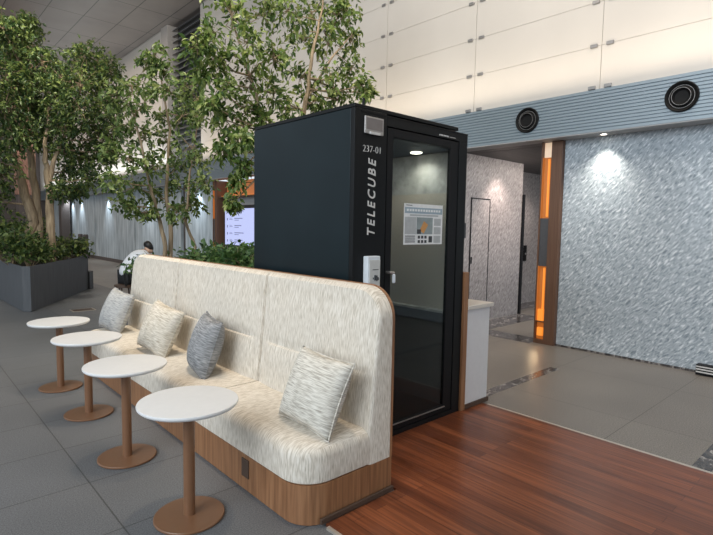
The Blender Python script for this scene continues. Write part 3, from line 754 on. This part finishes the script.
tree('planter_tree', 'dense tree with a straight pale trunk, right of the leaning one in the charcoal planter',
     [[(Vector(A2), .075), P_(50, 205, 10.6, .07), P_(48, 178, 10.6, .06), P_(45, 155, 10.6, .04), P_(50, 100, 10.6, .02)],
      [P_(49, 182, 10.6, .05), P_(54, 160, 10.55, .035), P_(70, 120, 10.5, .025), P_(85, 75, 10.4, .012)]],
     [(a, b, 10.5, r) for a, b, r in ((72,62,15),(86,54,14),(98,64,15),(110,70,13),(64,80,16),(82,84,18),(100,90,18),(60,104,17),(80,108,18),(100,114,18),(114,100,14),(62,130,16),(82,132,18),(100,138,16),(112,128,12),(64,152,13),(82,156,17),(98,160,14),(68,172,12),(88,178,12),(60,188,9),(76,190,8),(108,152,10))],
     'leaf_dark', .082, 60, A2, spread=.35, per=2)
for (px, py, y, r, h, lab) in ((12, 258, 10.3, .42, .85, 'shrub at the left end of the charcoal planter'), (2, 246, 11.6, .45, 1.1, 'shrub at the rear left corner of the charcoal planter, cut by the photo edge'),
                               (30, 262, 10.0, .30, .58, 'shrub at the near tip of the charcoal planter'), (48, 258, 10.7, .32, .40, 'low shrub under the straight trunk in the charcoal planter'),
                               (62, 254, 11.2, .30, .62, 'shrub right of the straight trunk in the charcoal planter'), (74, 252, 11.6, .28, .46, 'rightmost shrub in the charcoal planter'),
                               (22, 235, 11.3, .35, 1.1, 'tall shrub behind the leaning trunk in the charcoal planter')):
    q = at_y(px, py, y); shrub(lab, (q.x, q.y, .66), r, h, 'leaf_dark', .10, 130)

# planter behind the sofa
PB = thing('planter', 'reddish brown planter box behind the sofa back with shrubs and trees', 'planter', (3.35, 5.0, 0))
x0, x1, y0, y1, zt = 2.26, 4.5, 3.62, 6.4, .90
w_ = .05
local(MB().box(x0,x1,y0,y0+w_,.001,zt).box(x0,x1,y1-w_,y1,.001,zt).box(x0,x0+w_,y0+w_,y1-w_,.001,zt).box(x1-w_,x1,y0+w_,y1-w_,.001,zt), (3.35,5.0,0)).build('box', 'rust', PB, bevel=.004)
local(MB().box(x0+w_,x1-w_,y0+w_,y1-w_,.001,.82), (3.35,5.0,0)).build('soil', 'soil', PB)
Bb = (*at_y(166, 256, 6.1).xy, .82)
tree('slender_tree', 'slender multi-stemmed tree behind the far half of the sofa',
     [[(Vector(Bb), .028), P_(164, 238, 6.1, .026), P_(158, 215, 6.1, .022), P_(150, 185, 6.1, .018), P_(140, 140, 6.1, .013), P_(128, 95, 6.1, .007)],
      [(Vector(Bb)+Vector((.05, 0, 0)), .03), P_(171, 225, 6.15, .026), P_(166, 190, 6.15, .02), P_(170, 130, 6.15, .014), P_(158, 60, 6.15, .006)],
      [(Vector(Bb)+Vector((.22, -.1, 0)), .02), P_(195, 248, 6.0, .02), P_(186, 222, 6.0, .017), P_(190, 170, 6.0, .012), P_(200, 110, 6.0, .006)]],
     [(a, b, 6.1, r) for a, b, r in ((154,54,13),(146,66,11),(163,70,11),(132,86,13),(118,96,14),(150,92,12),(168,92,14),(185,86,13),(198,98,11),(136,112,16),(160,118,15),(182,116,16),(200,122,12),(118,128,14),(144,140,15),(168,144,15),(190,146,14),(128,160,15),(152,166,14),(176,168,15),(200,162,12),(116,182,12),(134,188,14),(160,194,12),(184,190,14),(204,184,10),(124,206,9),(146,212,8),(178,212,10),(196,206,9),(110,150,10))],
     'leaf_mid', .074, 21, Bb, spread=.3, per=2)
Cb = (*at_y(286, 258, 4.75).xy, .82)
tree('leafy_tree', 'tall leafy tree rising behind the black booth',
     [[(Vector(Cb), .035), P_(296, 170, 4.7, .03), P_(306, 100, 4.65, .025), P_(312, 55, 4.6, .018), P_(322, 10, 4.6, .01), P_(326, -40, 4.6, .005)],
      [(Vector(Cb)+Vector((-.08, .05, 0)), .028), P_(272, 170, 4.75, .024), P_(255, 90, 4.8, .018), P_(235, 30, 4.8, .011), P_(225, -20, 4.8, .005)],
      [P_(306, 100, 4.65, .016), P_(330, 60, 4.6, .012), P_(352, 35, 4.55, .006)]],
     [(a, b, 4.65, r) for a, b, r in ((198,48,12),(212,34,15),(232,16,17),(222,60,14),(248,42,18),(264,16,18),(288,10,19),(312,12,18),(338,16,17),(352,40,13),(300,38,18),(328,44,17),(274,58,18),(250,76,18),(224,92,14),(300,78,18),(328,78,17),(352,68,13),(362,86,10),(338,100,11),(368,92,6),(274,94,18),(248,108,15),(226,120,13),(210,104,10),(238,138,13),(224,152,11),(244,166,9),(236,182,8),(300,-16,26),(340,-22,26),(258,-22,26),(216,-14,20),(204,74,10),(344,8,13),(232,204,6),(246,140,8),(290,105,13),(262,118,10),(316,100,11))],
     'leaf_bright', .076, 25, Cb, spread=.16, droop=.6, per=2)
for (px, py, y, r, h, lab) in ((202, 262, 5.6, .24, .40, 'leftmost of the row of shrubs between the far sofa back and the booth'), (220, 260, 5.0, .26, .46, 'second shrub from the left in the row beside the booth'),
                               (238, 262, 4.7, .26, .50, 'third shrub from the left in the row beside the booth'), (250, 264, 4.5, .22, .48, 'shrub touching the left side of the black booth'),
                               (184, 256, 6.1, .10, .16, 'small shrub at the foot of the slender tree')):
    q = at_y(px, py, y); shrub(lab, (q.x, q.y, .82), r, h, 'leaf_shrub', .08, 110)
q = at_y(139, 262, 6.15); shrub('shrub spilling past the far end of the sofa in front of the seated person', (2.36, 6.22, .82), .30, .34, 'leaf_shrub', .075, 70, 1.0, lean=(-.8, .1))

# ================================================================ PERSON (seated far behind the sofa, bent forward to the right)
per = thing('person', 'person in a white shirt and black trousers sitting bent forward behind the sofa', 'person', (2.92, 8.95, 0))
def skin(name, mat, pts, edges, radii, parent, sub=2, root=0):
    me = bpy.data.meshes.new(name); me.from_pydata([tuple(p) for p in pts], edges, []); me.update(); me.materials.append(M[mat])
    o = bpy.data.objects.new(name, me); COL.objects.link(o); o.parent = parent
    s = o.modifiers.new('skin', 'SKIN'); s.use_smooth_shade = True
    for i, sv in enumerate(me.skin_vertices[0].data):
        r = radii[i]; sv.radius = r if isinstance(r, tuple) else (r, r); sv.use_root = (i == root)
    m = o.modifiers.new('sub', 'SUBSURF'); m.levels = sub; m.render_levels = sub
    return o
P = [(0,0,.50),(.06,0,.66),(.17,0,.80),(.29,0,.90),(.35,0,.93),(.40,0,.96),(.45,0,.99),
     (.28,.17,.88),(.42,.20,.66),(.62,.12,.58),(.28,-.17,.88),(.42,-.20,.66),(.62,-.12,.58),
     (.04,.09,.49),(.44,.11,.50),(.42,.11,.09),(.55,.11,.05),(.04,-.09,.49),(.44,-.11,.50),(.42,-.11,.09),(.55,-.11,.05)]
E_ = [(0,1),(1,2),(2,3),(3,4),(4,5),(5,6),(3,7),(7,8),(8,9),(3,10),(10,11),(11,12),(0,13),(13,14),(14,15),(15,16),(0,17),(17,18),(18,19),(19,20)]
R_ = [(.13,.10),(.12,.10),(.13,.10),(.11,.09),.055,.09,.085,.05,.042,.03,.05,.042,.03,.08,.06,.042,.035,.08,.06,.042,.035]
k0 = len(P)
for w0, s in ((9, 1), (12, -1)):
    b0 = Vector(P[w0]); 
    P.append(tuple(b0+Vector((.05,-.0*s,-.005)))); R_.append(.026); E_.append((w0, len(P)-1)); palm = len(P)-1
    for j, (dy, ln_) in enumerate(((-.026,.06),(-.009,.07),(.009,.066),(.026,.05))):
        p1 = Vector(P[palm])+Vector((.03, dy, -.008)); p2 = p1+Vector((ln_*.6, dy*.1, -.014))
        P += [tuple(p1), tuple(p2)]; R_ += [.009, .0075]; E_ += [(palm, len(P)-2), (len(P)-2, len(P)-1)]
    p1 = Vector(P[palm])+Vector((.0, -.032*s, -.005)); P.append(tuple(p1)); R_.append(.01); E_.append((palm, len(P)-1))
    P.append(tuple(p1+Vector((.035, -.012*s, -.012)))); R_.append(.008); E_.append((len(P)-2, len(P)-1))
skin('body', 'skin', P, E_, R_, per)
S_ = [(-.01,0,.48),(.06,0,.66),(.17,0,.80),(.28,0,.895),(.33,0,.925),(.28,.17,.88),(.40,.20,.70),(.28,-.17,.88),(.40,-.20,.70)]
skin('shirt', 'shirt', S_, [(0,1),(1,2),(2,3),(3,4),(3,5),(5,6),(3,7),(7,8)], [(.165,.135),(.16,.14),(.17,.14),(.13,.11),.07,.072,.062,.072,.062], per)
T_ = [(-.02,0,.48),(.04,.10,.49),(.45,.115,.50),(.42,.115,.12),(.04,-.10,.49),(.45,-.115,.50),(.42,-.115,.12)]
skin('trousers', 'trouser', T_, [(0,1),(1,2),(2,3),(0,4),(4,5),(5,6)], [.13,.10,.075,.06,.10,.075,.06], per)
skin('hair', 'hair', [(.35,0,.985),(.40,0,1.02),(.46,0,1.045)], [(0,1),(1,2)], [.095,.11,.10], per)
for s in (1, -1): skin('shoe', 'trouser', [(.38,.115*s,.045),(.50,.115*s,.04),(.60,.115*s,.035)], [(0,1),(1,2)], [.045,.045,.035], per)
t = thing('bench_stool', 'low dark stool under the person behind the sofa', 'stool', (2.92, 8.95, 0))
MB().lathe([(.15,.33),(.17,.335),(.17,.375),(.15,.38)], n=28).build('seat', 'darkwood', t, smooth=True)
for a in range(4): MB().tube([(.13*math.cos(a*PI/2+.7),.13*math.sin(a*PI/2+.7),.001),(.1*math.cos(a*PI/2+.7),.1*math.sin(a*PI/2+.7),.33)], .014, 8).build('leg', 'darkwood', t)

# ================================================================ LIGHT
w = bpy.data.worlds.new('daylight'); scene.world = w; w.use_nodes = True
nt = w.node_tree; bg = nt.nodes['Background']; bg.inputs['Color'].default_value = (.80, .90, 1.0, 1); bg.inputs['Strength'].default_value = 1.05
def area(name, loc, target, size, power, col, sy=None):
    l = bpy.data.lights.new(name, 'AREA'); l.energy = power; l.color = col; l.size = size
    if sy: l.shape = 'RECTANGLE'; l.size_y = sy
    o = bpy.data.objects.new(name, l); COL.objects.link(o); o.location = loc
    o.rotation_euler = (Vector(target)-Vector(loc)).to_track_quat('-Z', 'Y').to_euler(); return o
def spot(name, loc, target, power, col, angle, blend=.6, rad=.05):
    l = bpy.data.lights.new(name, 'SPOT'); l.energy = power; l.color = col; l.spot_size = math.radians(angle); l.spot_blend = blend; l.shadow_soft_size = rad
    o = bpy.data.objects.new(name, l); COL.objects.link(o); o.location = loc
    o.rotation_euler = (Vector(target)-Vector(loc)).to_track_quat('-Z', 'Y').to_euler(); return o
WARM = (1, .80, .58); COOL = (.86, .93, 1.0)
area('daylight_from_windows', (-4.5, 1.5, 4.8), (3, 5, 1.2), 5, 420, COOL, 4)
area('uplight_on_panels', (3.2, 1.5, 6.3), (5.75, 2.5, 4.0), 9, 165, (1, .88, .76), .6)
def strip(name, y0, y1, power, col, x=5.45, z=3.02, tilt=(-.1, 0, 1)):
    o = area(name, (x, (y0+y1)/2, z), (x+tilt[0], (y0+y1)/2, z+1), .2, power, col, .2)
    o.data.size = .12; o.data.size_y = y1-y0; o.rotation_euler = (math.radians(180), math.radians(4), 0); return o
strip('added_fill_over_band', -4, 12, 45, (1, .84, .66))  # both strips are unseen fill, added to brighten ceiling and upper panels
strip('added_fill_over_band', 12, 29, 120, (.90, .97, 1))
area('added_fill_far_hall', (1.5, 19, 6.6), (1.5, 19, 0), 6, 450, (1, .84, .70), 14)  # unseen warm fill panel, added to brighten the dim far end
for y in (2.4, 3.6, 4.8): spot('downlight_over_sofa', (1.62, y, 6.6), (1.58, y, .4), 330, WARM, 26, .9, .12)
for y in (2.38, -.3): spot('downlight_at_stone_wall', (5.83, y, 2.47), (5.98, y, .6), 42, (1, .93, .82), 95, 1, .03)
spot('downlight_in_lift_hall', (6.95, 4.05, 2.45), (7.05, 4.38, 1.0), 62, (1, .84, .76), 90, .9, .04)
spot('downlight_in_lift_hall', (8.8, 4.3, 2.45), (8.8, 4.6, 0), 30, (1, .86, .76), 120, .9, .04)
for y in (12.6, 16.0, 20.0, 23.5, 24.9): spot('downlight_at_far_wall', (5.80, y, 2.46), (5.98, y, .4), 90, (.82, .91, 1), 80, 1, .03)
area('lift_hall_added_fill', (7.6, 3.6, 2.45), (7.4, 4.2, .5), 1.6, 26, (1, .88, .80), .5)  # extra fill added to lighten the pinkish stone overall
spot('booth_downlight', (2.98, 2.585, 1.965), (3.02, 2.585, 1.0), 5.5, (1, .95, .84), 150, .9, .02)
area('booth_added_fill', (2.62, 2.75, 1.965), (2.9, 2.7, .8), .4, 3.0, (1, .94, .86), .4)  # fill added besides the lamp above to lighten the booth lining
spot('column_footlight', (5.82, 3.06, .22), (5.55, 3.05, 0), 1.6, (1, .72, .42), 130, 1, .02)
spot('floor_wash', (4.7, 1.2, 6.5), (4.7, 1.4, 0), 320, (1, .9, .78), 50, 1, .2)
spot('tree_light', (1.0, 9.0, 6.5), (2.4, 11.2, 2.5), 800, (1, .93, .78), 60, 1, .2)
spot('tree_light', (2.0, 3.2, 6.5), (3.2, 4.8, 3.0), 520, (1, .93, .78), 75, 1, .2)
spot('tree_light', (1.6, 5.0, 6.5), (2.5, 6.2, 2.2), 400, (1, .93, .78), 55, 1, .2)
spot('ceiling_wash', (2.0, 8.0, 4.0), (3.5, 14, 6.7), 120, (1, .88, .76), 100, 1, .4)

scene.view_settings.view_transform = 'Standard'
scene.view_settings.exposure = 0
